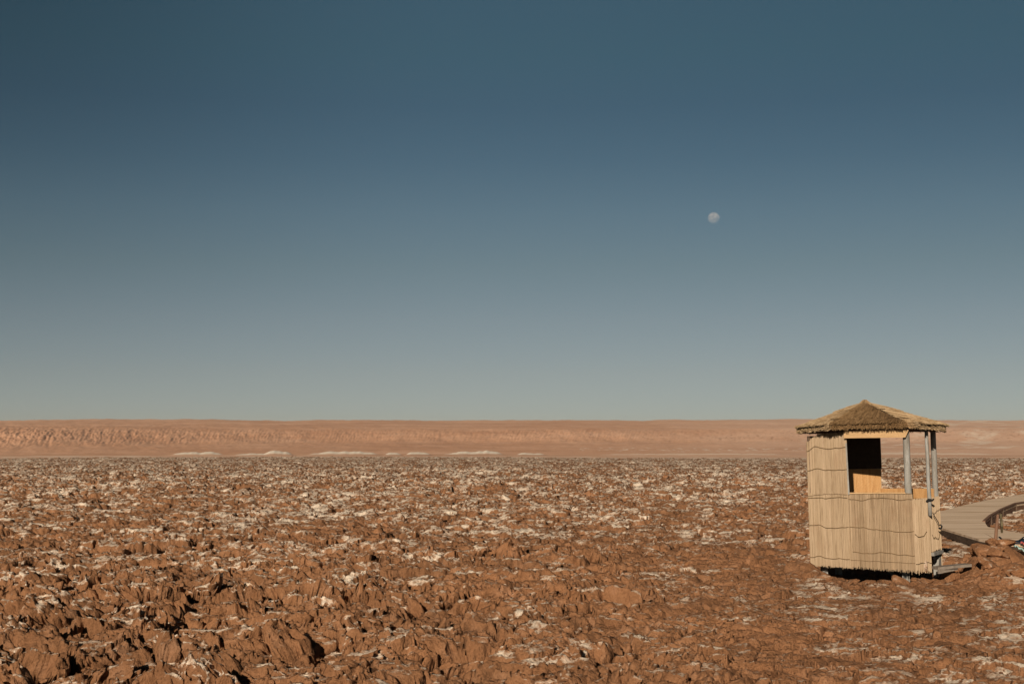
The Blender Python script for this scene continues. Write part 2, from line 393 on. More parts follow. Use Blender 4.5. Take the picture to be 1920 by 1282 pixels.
def hills():
    ang = np.arange(-27, 27.01, 0.035)
    rr = [440.]
    while rr[-1] < 7000: rr.append(rr[-1] * (1.006 if rr[-1] < 2500 or rr[-1] > 4600 else 1.0022))
    rr = np.array(rr); A, RR = np.meshgrid(np.radians(ang), rr)
    X = (np.sin(A) * RR); Y = (np.cos(A) * RR); u = np.degrees(A)      # u: bearing
    km = RR / 1000 + 0.15 * fbm(u * 0.2, RR / 900, 401, 4)            # wavering contour lines
    # profile against distance: flat pan, pediment, gullied scarp, plateau
    left = sstep(-6, -20, u)
    foot = 3.05 - 0.55 * left; top = 3.55 - 0.25 * left
    t1 = np.clip((km - 2.0) / (foot - 2.0), 0, 1); t2 = sstep(0, 1, (km - foot) / (top - foot)); t3 = np.clip((km - top) / (5.4 - top), 0, 1)
    ysc = lambda px, r: px / FPX * r * 1000
    hfoot = ysc(17 - 9 * left, foot); htop = ysc(44 + 1 * left, top); hend = ysc(58.5, 5.4)
    Z = -3.4 + (hfoot + 3.4) * t1 ** 1.5 + (htop - hfoot) * t2 + (hend - htop) * t3
    sh = u - 0.62 * km
    gul = fbm(sh * 4.0 + 0.8 * fbm(u * 1.1, km * 4, 409, 3), km * 2.2, 411, 5, .6, True)
    gul2 = fbm(sh * 8.5, km * 4.0, 421, 3, .55, True)
    rough = fbm(u * 6.5 - km * 2, km * 18.0, 423, 5, .62)
    scarp = t2 * (1 - t2) * 4
    vary = np.clip(0.75 + 0.8 * fbm(u * 0.35, km * 0, 425, 2), .25, 1.3) * (1 - 0.55 * sstep(3, 8, u))
    Z = Z + scarp * vary * (gul * 3.4 + gul2 * 1.9) * (0.7 + 0.3 * left) + rough * 1.8 * left * np.clip(t2 * 3, 0, 1) * (1 - t3) + rough * 1.5 * scarp
    Z = Z + 2.4 * fbm(u * 1.6, km * 5, 431, 4) * t1 + 3.0 * t3 * fbm(u * 0.5, km * 3.2, 441, 3, .5, True)
    Z = Z - 5.0 * sstep(5.5, 6.6, km) * 6 + ysc(2.4, RR / 1000) * sstep(3.5, 4.5, km) * fbm(u * 0.16 + 2, u * 0, 451, 2)
    Z = Z - ysc(4.5, RR / 1000) * sstep(-11, -24, u) * sstep(3, 5, km) - ysc(4, RR / 1000) * sstep(11, 22, u) * sstep(3, 5, km)
    # white salt banks at the foot
    salt = np.zeros(X.shape)
    def bank(u0, u1, h, k0, wd, s=1.0):
        nonlocal Z, salt
        e = sstep(u0, u0 + .35 * (u1 - u0) , u) * (1 - sstep(u1 - .35 * (u1 - u0), u1, u))
        e = np.clip(e * (0.8 + .5 * fbm(u * 1.8, u * 0 + k0, 461, 3)), 0, 1.3)
        g = np.exp(-((km_ - k0) / wd) ** 2)
        Z = Z + .78 * h * e * g; salt = np.maximum(salt, s * np.clip(e * 2.2, 0, 1) * sstep(.25, .55, g * np.clip(e * 1.5, 0, 1)))
    km_ = RR / 1000
    for a0, a1, h in ((-8.6, -4.8, 8.5), (-5.2, -4.3, 5.5), (-4.4, -3.1, 7.0), (-3.2, .1, 8.0), (-1.6, -.3, 3.0), (.0, 1.5, 5.5), (-13.8, -11.0, 7), (-9.9, -8.6, 7.2), (-11.4, -8.6, 4.0)):
        bank(a0, a1, h, 1.95, .10)
    for a0, a1, h, k in ((-14, -8, 1.2, 1.1), (2.0, 12.5, 3.4, 2.05), (12, 20, 4.2, 2.1), (-20, -13, 1.5, 1.5), (3, 19, .6, 1.1)):
        bank(a0, a1, h, k, .07, .55)
    fl = fbm(u * 0.9, km_ * 9, 471, 4)
    salt = np.maximum(salt, (.22 + 0.45 * sstep(.12, .45, fl)) * (1 - sstep(1.2, 2.4, km_)))
    sp = fbm(u * 3.2 + km_ * 3, km_ * 14, 481, 3) * sstep(1, 4, u) * (1 - sstep(11, 13, u)) * np.exp(-((km_ - 2.55) / .22) ** 2)
    salt = np.maximum(salt, 0.75 * sstep(.16, .34, sp))
    sp = fbm(u * .8, km_ * 5, 491, 4) * sstep(9, 15, u) * sstep(2.2, 2.8, km_)
    salt = np.maximum(salt, 0.5 * sstep(.05, .35, sp))
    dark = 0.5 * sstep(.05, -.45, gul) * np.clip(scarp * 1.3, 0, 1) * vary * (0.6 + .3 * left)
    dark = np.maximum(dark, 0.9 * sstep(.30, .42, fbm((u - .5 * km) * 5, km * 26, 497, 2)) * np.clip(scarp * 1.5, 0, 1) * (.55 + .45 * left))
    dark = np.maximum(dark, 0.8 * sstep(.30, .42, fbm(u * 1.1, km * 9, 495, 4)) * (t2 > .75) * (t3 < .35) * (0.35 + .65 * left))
    pale = np.clip(.62 * sstep(1, 15, u) + .35 * fbm(u * .5, km * 6, 499, 3), 0, 1) * (t1 > 0)
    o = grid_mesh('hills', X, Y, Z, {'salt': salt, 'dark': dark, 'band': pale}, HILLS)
    o.data.polygons.foreach_set('use_smooth', np.ones(len(o.data.polygons), bool))
    tag(o, kind='structure')
hills()

# ------------------------------------------------------------------ moon
def moon():
    bm = bmesh.new(); bmesh.ops.create_icosphere(bm, subdivisions=5, radius=1.0)
    me = bpy.data.meshes.new('moon'); bm.to_mesh(me); bm.free()
    me.polygons.foreach_set('use_smooth', [True] * len(me.polygons))
    m = bpy.data.materials.new('moon_rock_seen_through_day_sky'); m.use_nodes = True; t = m.node_tree; t.nodes.clear()
    o_ = t.nodes.new('ShaderNodeOutputMaterial'); df = t.nodes.new('ShaderNodeBsdfDiffuse'); tr = t.nodes.new('ShaderNodeBsdfTransparent')
    ad = t.nodes.new('ShaderNodeAddShader'); mxs = t.nodes.new('ShaderNodeMixShader'); g = t.nodes.new('ShaderNodeNewGeometry')
    tc_ = t.nodes.new('ShaderNodeTexCoord')
    n = noise(t, tc_.outputs['Object'], 1.7, 4, .6); r = ramp(t, [(.36, (.070, .052, .038)), (.50, (.125, .094, .068)), (.64, (.165, .128, .095))])
    t.links.new(n.outputs[0], r.inputs[0]); t.links.new(r.outputs[0], df.inputs[0])
    t.links.new(df.outputs[0], ad.inputs[0]); t.links.new(tr.outputs[0], ad.inputs[1])
    t.links.new(g.outputs['Backfacing'], mxs.inputs[0]); t.links.new(ad.outputs[0], mxs.inputs[1]); t.links.new(tr.outputs[0], mxs.inputs[2])
    t.links.new(mxs.outputs[0], o_.inputs[0])
    o = link('moon', me, m); p = at(1338.5, 409.5, 14000); o.location = p
    rad = (23.0 / 2) / FPX * 14000 * 1.0; o.scale = (rad, rad, rad)
    tag(o, 'pale almost full moon hanging in the blue sky', 'moon')
moon()

# ------------------------------------------------------------------ materials of the hut and boardwalk
def make_reed(name, lo, mid, hi, stain=(.42, .24, .11), bump_=True):
    m, t, b = material(name)
    g = N(t, 'ShaderNodeNewGeometry'); tc_ = t.nodes.new('ShaderNodeTexCoord')
    r = ramp(t, [(0.0, lo), (0.45, mid), (1.0, hi)]); t.links.new(g.outputs['Random Per Island'], r.inputs[0])
    n = noise(t, mapping(t, tc_.outputs['Object'], (7, 7, 1.2)), 1.0, 4, .6)
    r2 = ramp(t, [(0.30, (.90, .88, .86)), (0.55, (1.0, 1.0, 1.0)), (0.75, (1.08, 1.07, 1.05))]); t.links.new(n.outputs[0], r2.inputs[0])
    c = mixc(t, 1.0, r.outputs[0], r2.outputs[0], 'MULTIPLY')
    n2 = noise(t, mapping(t, tc_.outputs['Object'], (95, 95, 3.5)), 1.0, 5, .7)
    r3 = ramp(t, [(0.35, (.52, .47, .40)), (0.48, (1, 1, 1)), (0.7, (1.12, 1.12, 1.12))]); t.links.new(n2.outputs[0], r3.inputs[0])
    c = mixc(t, 0.8, c, r3.outputs[0], 'MULTIPLY')
    n3 = noise(t, tc_.outputs['Object'], 2.4, 3, .6); r4 = ramp(t, [(0.56, (0, 0, 0)), (0.75, (.5, .5, .5))]); t.links.new(n3.outputs[0], r4.inputs[0])
    c = mixc(t, r4.outputs[0], c, stain)
    t.links.new(c, b.inputs['Base Color'])
    return m
REED = make_reed('pale_dry_reed', (.350, .245, .150), (.415, .293, .182), (.480, .345, .226), (.31, .185, .105))
THATCH = make_reed('pale_thatch', (.18, .112, .054), (.31, .205, .110), (.44, .305, .178))
THATCH_OLD = make_reed('weathered_brown_thatch', (.13, .072, .030), (.262, .152, .068), (.40, .25, .122), (.16, .085, .035))
def make_wood(name, a, b_, c_, sc=(3, 3, 22), rough=.8):
    m, t, b = material(name); tc_ = t.nodes.new('ShaderNodeTexCoord')
    n = noise(t, mapping(t, tc_.outputs['Object'], sc), 1.0, 6, .6); n.inputs['Distortion'].default_value = 1.2
    r = ramp(t, [(0.3, a), (0.5, b_), (0.7, c_)]); t.links.new(n.outputs[0], r.inputs[0])
    n2 = noise(t, tc_.outputs['Object'], 60, 3); r2 = ramp(t, [(.3, (.85, .85, .85)), (.7, (1.1, 1.1, 1.1))]); t.links.new(n2.outputs[0], r2.inputs[0])
    t.links.new(mixc(t, 1.0, r.outputs[0], r2.outputs[0], 'MULTIPLY'), b.inputs['Base Color']); b.inputs['Roughness'].default_value = rough
    bump(t, b, n.outputs[0], .3, .004)
    return m
PLY = make_wood('orange_plywood', (.36, .175, .062), (.50, .265, .105), (.56, .32, .14), (16, 16, 1.6))
BEAMW = make_wood('sawn_pine_board', (.42, .25, .115), (.47, .29, .14), (.52, .33, .17), (2, 2, 30))
GREYW = make_wood('weathered_grey_pole', (.17, .14, .11), (.27, .245, .21), (.36, .34, .31), (12, 12, 2))
POSTW = make_wood('brown_stake_wood', (.12, .06, .035), (.19, .10, .06), (.24, .14, .09), (12, 12, 2))
DARKW = make_wood('old_dark_timber', (.06, .035, .022), (.10, .062, .04), (.15, .10, .065), (4, 4, 14))
BOARDSIGN = make_wood('olive_brown_board', (.07, .05, .025), (.11, .085, .045), (.15, .12, .07), (4, 4, 14))
def plain(name, col, rough=.8):
    m, t, b = material(name); tc_ = t.nodes.new('ShaderNodeTexCoord'); n = noise(t, tc_.outputs['Object'], 25, 4)
    r = ramp(t, [(.3, [k * .7 for k in col]), (.7, [k * 1.15 for k in col])]); t.links.new(n.outputs[0], r.inputs[0])
    t.links.new(r.outputs[0], b.inputs['Base Color']); b.inputs['Roughness'].default_value = rough; return m
DARKM = plain('painted_shade_mat', (.055, .036, .022))  # the hut's indoor shade put into the mat's near-black colour
CORD = plain('brown_twine', (.25, .155, .078)); CORD_ROOF = plain('dark_twine', (.075, .042, .018)); IRON = plain('black_iron', (.02, .018, .017), .5)

# ------------------------------------------------------------------ hut
hut = bpy.data.objects.new('thatched_hut', None); C.objects.link(hut)
hut.location = HUT0; hut.rotation_euler = (0, R(-1.2), -HUT_AZ)
tag(hut, 'small reed walled kiosk with a pointed thatched roof and open window standing among red clods', 'hut')
rnd = random.Random(5)
hA, hB, hC, hD, hE, hF, hG = [Vector(p + (0,)) for p in ((-.995, .40), (-.385, .02), (.555, -.02), (.805, .40), (.985, .95), (.12, 1.62), (-.76, 1.35))]
def Zv(p, z): return Vector((p.x, p.y, z))
def reed_wall(name, p, q, zb, zt, jb=.018, jt=.010, step=.0066, tops=None):
    """a mat of upright reeds from p to q; zb and zt are (start, end) heights"""
    mb = MB(); L = (q - p).length; d = (q - p) / L; nrm = Vector((d.y, -d.x, 0))
    n = int(L / step)
    for i in range(n):
        t = (i + .5) / n; c = p + d * (t * L + rnd.uniform(-.002, .002))
        b0 = zb[0] + (zb[1] - zb[0]) * t + rnd.uniform(-jb, jb) - (rnd.random() < .06) * rnd.uniform(0, .04) + (rnd.random() < .03) * .05
        t0 = (tops(t) if tops else zt[0] + (zt[1] - zt[0]) * t) + rnd.uniform(-jt, jt)
        w_ = step * rnd.uniform(.55, .8); o1 = nrm * rnd.uniform(.0008, .0032); o2 = nrm * rnd.uniform(.0008, .0032); lean = d * rnd.uniform(-.012, .012)
        m_ = c + nrm * .004
        vs = []
        for cc, oo, z in ((c, o1, b0), (c + lean, o2, t0)):
            vs += [Zv(cc - d * w_ - nrm * .004, z), Zv(cc + oo, z), Zv(cc + d * w_ - nrm * .004, z)]
        mb.add(vs, [(0, 1, 4, 3), (1, 2, 5, 4), (2, 0, 3, 5), (2, 1, 0), (3, 4, 5)])
    # the close inner layer of the mat
    a = nrm * -.010; k = 9
    for i in range(k):
        t1, t2 = i / k, (i + 1) / k
        f = (lambda t: tops(t)) if tops else (lambda t: zt[0] + (zt[1] - zt[0]) * t)
        g_ = lambda t: zb[0] + (zb[1] - zb[0]) * t
        p1, p2 = p + d * L * t1 + a, p + d * L * t2 + a
        mb.add([Zv(p1, g_(t1) + .02), Zv(p2, g_(t2) + .02), Zv(p2, f(t2) - .012), Zv(p1, f(t1) - .012),
                Zv(p1 + a, g_(t1) + .02), Zv(p2 + a, g_(t2) + .02), Zv(p2 + a, f(t2) - .012), Zv(p1 + a, f(t1) - .012)],
               [(0, 1, 2, 3), (5, 4, 7, 6), (0, 4, 5, 1), (3, 2, 6, 7), (1, 5, 6, 2), (4, 0, 3, 7)])
    return mb.build(name, REED, hut), nrm
def cord(par, p, q, nrm, zs, r=.0042, wob=.010, mat=None, name='binding_cord'):
    mb = MB(); L = (q - p).length; n = max(8, int(L / .03)); pts = []
    ph = rnd.uniform(0, 6)
    for i in range(n + 1):
        t = i / n; x_ = t * (len(zs) - 1); k = min(int(x_), len(zs) - 2); f = x_ - k; f = f * f * (3 - 2 * f)
        z = zs[k] * (1 - f) + zs[k + 1] * f + wob * .35 * math.sin(t * L * 34 + ph) + rnd.uniform(-.002, .002)
        pts.append(Zv(p + (q - p) * t + nrm * .012, z))
    mb.tube(pts, r, 5); return mb.build(name, mat or CORD, par)
def zpx(v, k=123.0): return EYE - (v - 846) / k

wl, n_ = reed_wall('reed_wall', hA, hB, (.215, .20), (0, 0), tops=lambda t: 2.10 + .13 * min(1, t * 3.2) + .01 * t)
cord(wl, hA, hB, n_, [zpx(843, 121), zpx(834), zpx(839), zpx(838), zpx(837)]); cord(wl, hA, hB, n_, [zpx(880, 121), zpx(876), zpx(879), zpx(879), zpx(878)])
off = n_ * .013
w2, n_ = reed_wall('reed_wall', hA + off, hB + off, (.205, .195), (1.305, 1.30), jt=.022)
cord(w2, hA + off, hB + off, n_, [zpx(931, 121), zpx(931), zpx(932), zpx(930), zpx(931)]); cord(w2, hA + off, hB + off, n_, [zpx(982, 121), zpx(982), zpx(988), zpx(987), zpx(985)])
cord(w2, hA + off, hB + off, n_, [zpx(1041, 121), zpx(1041), zpx(1045), zpx(1044), zpx(1045)]); cord(w2, hA + off, hB + off, n_, [zpx(927, 121), zpx(926), zpx(924), zpx(924), zpx(925)], .0025, .004)
wf, n_ = reed_wall('reed_wall', hB, hC, (.20, .135), (1.315, 1.305), jb=.024)
cord(wf, hB, hC, n_, [zpx(933), zpx(936), zpx(932), zpx(932), zpx(936), zpx(935)]); cord(wf, hB, hC, n_, [zpx(985), zpx(986), zpx(990), zpx(992), zpx(995), zpx(994)])
cord(wf, hB + (hC - hB) * .04, hC, n_, [zpx(1031), zpx(1034), zpx(1032), zpx(1036), zpx(1038)], .0046)
cord(wf, hB, hC, n_, [zpx(1046), zpx(1048), zpx(1050), zpx(1052)], .0025, .004); cord(wf, hB, hC, n_, [zpx(924), zpx(924), zpx(925)], .0022, .004)
wr, n_ = reed_wall('reed_wall', hC, hD, (.135, .115), (1.215, 1.215), jb=.03)
cord(wr, hC, hC + (hD - hC) * .75, n_, [zpx(999), zpx(1005), zpx(1004), zpx(997)], .0038)
cord(wr, hC, hD, n_, [zpx(1054), zpx(1053), zpx(1053), zpx(1055)], .003)
# door leaf, faced with reeds, between the thin pole and the corner post
door, n_ = reed_wall('door', hD + (hE - hD) * .05, hE - (hE - hD) * .03, (.40, .43), (1.215, 1.225), jb=.012)
tag(door, 'low reed covered door leaf with a twisted wire latch')
ds = (hE - hD)
cord(door, hD + ds * .4, hD + ds * .9, n_, [.60, .58, .70], .003, mat=CORD)
cord(door, hD + ds * .1, hD + ds * .98, n_, [1.0, .98, 1.02, 1.03], .0025, mat=CORD)
cord(door, hD + ds * .1, hD + ds * .5, n_, [.66, .60, .615, .60], .003, mat=CORD)
mb = MB(); c0 = hD + ds * .55 + n_ * .02
mb.tube([Zv(hD + ds * .18 + n_ * .03, .97), Zv(hD + ds * .30 + n_ * .035, .92), Zv(c0 + n_ * .02, .83), Zv(c0 + ds * .05 + n_ * .025, .78)], .007, 6)
mb.tube([Zv(c0 + n_ * .03 + ds * .10 + Vector((0, 0, 0)) , .80), Zv(c0 + n_ * .05 + ds * .12, .77), Zv(c0 + n_ * .05 + ds * .02, .735), Zv(c0 + n_ * .03 - ds * .04, .75)], .014, 7)
mb.build('latch', IRON, door)
cs_, n_ = reed_wall('door_jamb', hE - ds * .09, hE + ds * .005, (.13, .13), (1.20, 1.20), jb=.01, jt=.004)
reed_wall('reed_wall', hE, hF, (.14, .14), (1.28, 1.28)); reed_wall('reed_wall', hF, hG, (.16, .16), (2.2, 2.2)); reed_wall('reed_wall', hG, hA, (.16, .2), (2.2, 2.1))

# inside lining
def panel(name, p, q, z0, z1, inset, thick, mat, t0=0.0, t1=1.0):
    d = (q - p).normalized(); inn = Vector((-d.y, d.x, 0)); a = p + (q - p) * t0 + inn * inset; b_ = p + (q - p) * t1 + inn * inset
    mb = MB(); mb.prism([Zv(a, z0), Zv(b_, z0), Zv(b_, z1), Zv(a, z1)], inn * thick); return mb.build(name, mat, hut)
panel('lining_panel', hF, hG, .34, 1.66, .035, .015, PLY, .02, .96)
panel('lining_mat', hF, hG, 1.665, 2.25, .035, .018, DARKM, .0, 1.0)  # dark sheet standing in for the shade above the plywood
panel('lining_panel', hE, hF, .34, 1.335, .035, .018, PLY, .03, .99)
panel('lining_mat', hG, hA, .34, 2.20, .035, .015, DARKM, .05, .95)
panel('lining_panel', hC, hD, .34, 1.20, .045, .015, PLY, .08, .92)
panel('lining_panel', hB, hC, .34, 1.295, .045, .015, PLY, .06, .94)
panel('counter_board', hE, hF, 1.19, 1.345, .056, .02, PLY, .03, .97)

# poles
def pole(p, z0, z1, r, mat=GREYW, name='corner_post', lean=0.0, inset=.0):
    ctr = Vector((.05, .8, 0)); q = p + (ctr - p).normalized() * inset; mb = MB(); k = 9; pts = []; rs = []
    for i in range(k + 1):
        t = i / k; pts.append(Vector((q.x + lean * t + rnd.uniform(-.0025, .0025), q.y + rnd.uniform(-.0025, .0025), z0 + (z1 - z0) * t))); rs.append(r * (1.05 - .12 * t) * rnd.uniform(.97, 1.03))
    mb.tube(pts, rs, 12); return mb.build(name, mat, hut, True)
pole(hA, .30, 2.20, .035, DARKW, inset=.05); pole(hB + Vector((-.045, .03, 0)), .30, 2.22, .028, inset=.04); pole(hG, .30, 2.25, .04, inset=.06); pole(hF + Vector((-.09, -.02, 0)), .30, 2.25, .028, inset=.03)
pole(hC + Vector((-.055, .070, 0)), .30, 2.30, .052)
thin = pole(hD + Vector((.005, -.030, 0)), .95, 2.26, .029, name='door_pole')
pole(hE + Vector((-.055, .0, 0)), .0, 2.30, .044)
mb = MB(); kx = hD + Vector((.0, -.065, 0))
mb.tube([Zv(kx + Vector((-.05, 0, 0)), 1.165), Zv(kx, 1.19), Zv(kx + Vector((.05, .0, 0)), 1.185), Zv(kx + Vector((.075, .03, 0)), 1.205)], [.016, .026, .018, .008], 7); mb.build('wire_knot', IRON, thin)

# boards
mb = MB(); a = Vector((-.415, -.045, 0)); b_ = Vector((.545, -.075, 0))
mb.prism([Zv(a, 2.150), Zv(b_ + Vector((-.055, 0, 0)), 2.142), Zv(b_, 2.262), Zv(a + Vector((.005, 0, 0)), 2.262)], Vector((0.001, .028, 0)))
mb.build('lintel_board', BEAMW, hut)
mb = MB(); mb.beam(Zv(hB + Vector((.02, .03, 0)), 1.318), Zv(hC + Vector((-.10, .03, 0)), 1.310), .07, .02); mb.build('window_sill', BEAMW, hut)
mb = MB(); mb.beam(Zv(hB + Vector((.012, .0, 0)), 1.30), Zv(hB + Vector((-.0, .0, 0)), 2.075), .022, .05, Vector((0, 1, 0))); mb.build('window_jamb', GREYW, hut)
# eave ring beam and rafters
ctr = Vector((.0, .78, 0)); ring = [hA, hB, hC, hD, hE, hF, hG]
mb = MB()
for i in range(7):
    p, q = ring[i], ring[(i + 1) % 7]
    p = p + (ctr - p).normalized() * .06; q = q + (ctr - q).normalized() * .06
    mb.beam(Zv(p, 2.262 + i * .0011), Zv(q, 2.262 + i * .0011), .05, .06)
mb.build('eave_beam', DARKW, hut)
# floor deck, footings, threshold
mb = MB(); ins = [p + (ctr - p).normalized() * .07 for p in ring]
mb.prism([Zv(p, .30) for p in ins], Vector((0, 0, .035))); mb.build('floor', DARKW, hut)
for p in (Vector((.42, .35, 0)), Vector((-.80, .60, 0)), Vector((.90, .92, 0)), Vector((-.6, 1.3, 0)), Vector((.2, 1.5, 0))):
    mb = MB(); mb.beam(Zv(p, -.35), Zv(p, .298), .11, .11, Vector((0, 1, 0))); mb.build('footing', GREYW, hut)
mb = MB(); mb.beam(Zv(hD + ds * .06 + n_ * .01, .365), Zv(hE + n_ * .01 - ds * .05, .375), .05, .05); mb.build('threshold', GREYW, hut)
mb = MB(); q0 = hD + ds * .5 - n_ * .03; q1 = hE - ds * .04 - n_ * .03; mb.prism([Zv(q0, .0), Zv(q1, .0), Zv(q1, .32), Zv(q0 + ds * .2, .26)], n_ * .03); mb.build('step_riser', GREYW, hut)

# roof
APEX = Vector((-.085, .80, 2.635))
EV = [Vector(p) for p in ((-1.11, .42, 2.275), (-.60, -.15, 2.300), (.52, -.18, 2.300), (1.05, .30, 2.255), (1.10, 1.15, 2.25), (.25, 1.90, 2.28), (-.95, 1.62, 2.28))]
APEX.z -= .0
def roof():
    v = []; f = []; mi = []
    def add(vs, fs, m):
        n = len(v); v.extend(vs); f.extend([tuple(i + n for i in q) for q in fs]); mi.extend([m] * len(fs))
    lift = Vector((0, 0, .07))
    for i in range(7):
        a, b = EV[i], EV[(i + 1) % 7]; m = 1 if i == 1 else 0
        # slab under the reeds
        add([APEX + Vector((0, 0, .03)), a + lift * .8, b + lift * .8, APEX - Vector((0, 0, .06)), a - lift * .1, b - lift * .1], [(0, 1, 2), (5, 4, 3), (1, 4, 5, 2), (0, 3, 4, 1), (2, 5, 3, 0)], m)
        e = b - a; L = e.length; ed = e / L; mid = (a + b) / 2
        fall = (mid - APEX); fall = fall - ed * fall.dot(ed); H = fall.length; fd = fall / H; nr = ed.cross(fd) * -1
        if nr.z < 0: nr = -nr
        foot = (APEX - a).dot(ed)               # where the apex stands over the eave line
        shear = {0: -.15, 1: -.34, 2: .62, 3: .35}.get(i, 0.0)
        dens = 3400 if i < 4 else 900
        for k in range(int(dens * L * H)):
            cz = rnd.random(); course = 0 if cz < .30 else (1 if cz < .62 else 2)
            t0 = [rnd.uniform(.0, .30), rnd.uniform(.22, .62), rnd.uniform(.50, .84)][course]; t1 = min([.44, .88, 1.03][course] + rnd.uniform(-.10, .03), t0 + rnd.uniform(.22, .50))
            s0 = rnd.random()
            # eave position spreads with t; both ends keep inside the face
            x0 = foot + (s0 * L - foot) * t0; x1 = x0 + shear * (t1 - t0) * H + (s0 * L - foot) * (t1 - t0) * .45 + rnd.uniform(-.012, .012)
            lo, hi = foot * (1 - t1), foot + (L - foot) * t1
            if x1 < lo: x1 = lo + rnd.uniform(-.01, .03)
            if x1 > hi: x1 = hi - rnd.uniform(-.01, .03)
            h0 = .058 + .020 * (2 - course) * .5 + rnd.uniform(-.006, .008); h1 = h0 + rnd.uniform(.004, .022) + .010 * (t1 > .95)
            P0 = a + ed * (x0) + fd * 0 + (-fd * H * (1 - t0)) + nr * h0 ; P1 = a + ed * x1 - fd * H * (1 - t1) + nr * h1
            sd = (P1 - P0).normalized().cross(nr) * rnd.uniform(.0028, .0050)
            add([P0 - sd, P0 + nr * .006, P0 + sd, P1 - sd, P1 + nr * .008, P1 + sd], [(0, 1, 4, 3), (1, 2, 5, 4), (0, 3, 5, 2), (3, 4, 5), (2, 1, 0)], m)
        # ragged bundle ends along the eave
        for k in range(int(1100 * L)):
            s_ = rnd.random() * L; up_ = rnd.uniform(-.004, .085)
            P0 = a + ed * s_ - fd * .09 + Vector((0, 0, up_)); P1 = a + ed * (s_ + rnd.uniform(-.03, .03) + shear * .03) + fd * rnd.uniform(-.01, .045) + Vector((0, 0, up_ - rnd.uniform(.0, .03)))
            sd = ed * rnd.uniform(.003, .005); tu = Vector((0, 0, .010))
            add([P0 - sd, P0 + tu, P0 + sd, P1 - sd, P1 + tu * .8, P1 + sd], [(0, 1, 4, 3), (1, 2, 5, 4), (0, 3, 5, 2), (3, 4, 5), (2, 1, 0)], m)
    for k in range(260):                         # tied tuft at the peak
        an = rnd.uniform(0, 2 * math.pi); r0 = rnd.uniform(0, .03); r1 = rnd.uniform(.09, .20)
        P0 = APEX + Vector((math.cos(an) * r0, math.sin(an) * r0, .085 + rnd.uniform(0, .03))); P1 = APEX + Vector((math.cos(an) * r1, math.sin(an) * r1, .085 - r1 * .50 + rnd.uniform(-.01, .01)))
        sd = Vector((-math.sin(an), math.cos(an), 0)) * .006
        add([P0 - sd, P0 + Vector((0, 0, .01)), P0 + sd, P1 - sd, P1 + Vector((0, 0, .01)), P1 + sd], [(0, 1, 4, 3), (1, 2, 5, 4), (0, 3, 5, 2), (3, 4, 5), (2, 1, 0)], 0 if k % 3 else 1)
    me = bpy.data.meshes.new('roof'); me.from_pydata([tuple(p) for p in v], [], f); me.materials.append(THATCH); me.materials.append(THATCH_OLD)
    me.polygons.foreach_set('material_index', mi); me.update()
    o = link('roof', me, None, hut)
    for t in (.40, .86):                          # binding cords round the courses
        mb = MB()
        for i in range(7):
            a, b = EV[i], EV[(i + 1) % 7]; pts = []
            for k in range(17):
                e = a + (b - a) * (k / 16); q = APEX + (e - APEX) * t; q.z += .093 + rnd.uniform(-.004, .004) + .004 * math.sin(k * 1.9 + i); q += (e - APEX).normalized() * rnd.uniform(-.006, .006); pts.append(q)
            mb.tube(pts, .0055, 5)
        mb.build('binding_cord', CORD_ROOF, o)
    return o
roof()

# ------------------------------------------------------------------ plank at the hut door
def gz(x, y):
    return float(ground_height(np.array([[x]], float), np.array([[y]], float))[0][0, 0])
p0, p1 = hl(.84, .30, .185), hl(1.34, .55, .225)
mb = MB(); mb.beam(p0, p1, .20, .04); mb.beam(p0 + Vector((.02, -.10, -.045)), p1 + Vector((-.20, -.08, -.04)), .03, .06)
pk = mb.build('wooden_plank', make_wood('dusty_grey_plank', (.15, .11, .08), (.23, .18, .14), (.30, .25, .20), (6, 6, 20))); tag(pk, 'weathered grey plank lying at the foot of the hut doorway', 'plank')

# ------------------------------------------------------------------ boardwalk
def make_deck_mat():
    m, t, b = material('sun_bleached_planks'); g = N(t, 'ShaderNodeNewGeometry'); P = g.outputs['Position']
    w_ = N(t, 'ShaderNodeTexWave', wave_type='BANDS', bands_direction='Y', wave_profile='SAW'); w_.inputs['Scale'].default_value = 1.1; w_.inputs['Distortion'].default_value = 0.0
    t.links.new(P, w_.inputs['Vector'])
    vo = N(t, 'ShaderNodeTexVoronoi', voronoi_dimensions='1D'); sp = N(t, 'ShaderNodeSeparateXYZ'); t.links.new(P, sp.inputs[0]); t.links.new(sp.outputs['Y'], vo.inputs['W']); vo.inputs['Scale'].default_value = 7.0; vo.inputs['Randomness'].default_value = 0.3
    r = ramp(t, [(0.0, (.64, .455, .30)), (.5, (.73, .535, .37)), (1.0, (.80, .60, .43))]); t.links.new(vo.outputs['Color'], r.inputs[0])
    n = noise(t, mapping(t, P, (.30, 3.2, 1)), 1.0, 6, .7); r2 = ramp(t, [(.34, (.66, .60, .52)), (.52, (1, 1, 1)), (.75, (1.12, 1.14, 1.16))]); t.links.new(n.outputs[0], r2.inputs[0])
    c = mixc(t, 1.0, r.outputs[0], r2.outputs[0], 'MULTIPLY')
    n3 = noise(t, P, .9, 4); r3 = ramp(t, [(.58, (0, 0, 0)), (.78, (.6, .6, .6))]); t.links.new(n3.outputs[0], r3.inputs[0])
    c = mixc(t, r3.outputs[0], c, (.48, .30, .19)); t.links.new(c, b.inputs['Base Color']); return m
DECKM = make_deck_mat()
bw = bpy.data.objects.new('boardwalk', None); C.objects.link(bw); bw.location = tuple(deck_xy[1]); bpy.context.view_layer.update()
tag(bw, 'bleached plank boardwalk curving away across the red crust behind the hut', 'boardwalk')
def put(o): o.parent = bw; o.matrix_parent_inverse = Matrix.Translation(-Vector(bw.location)); return o
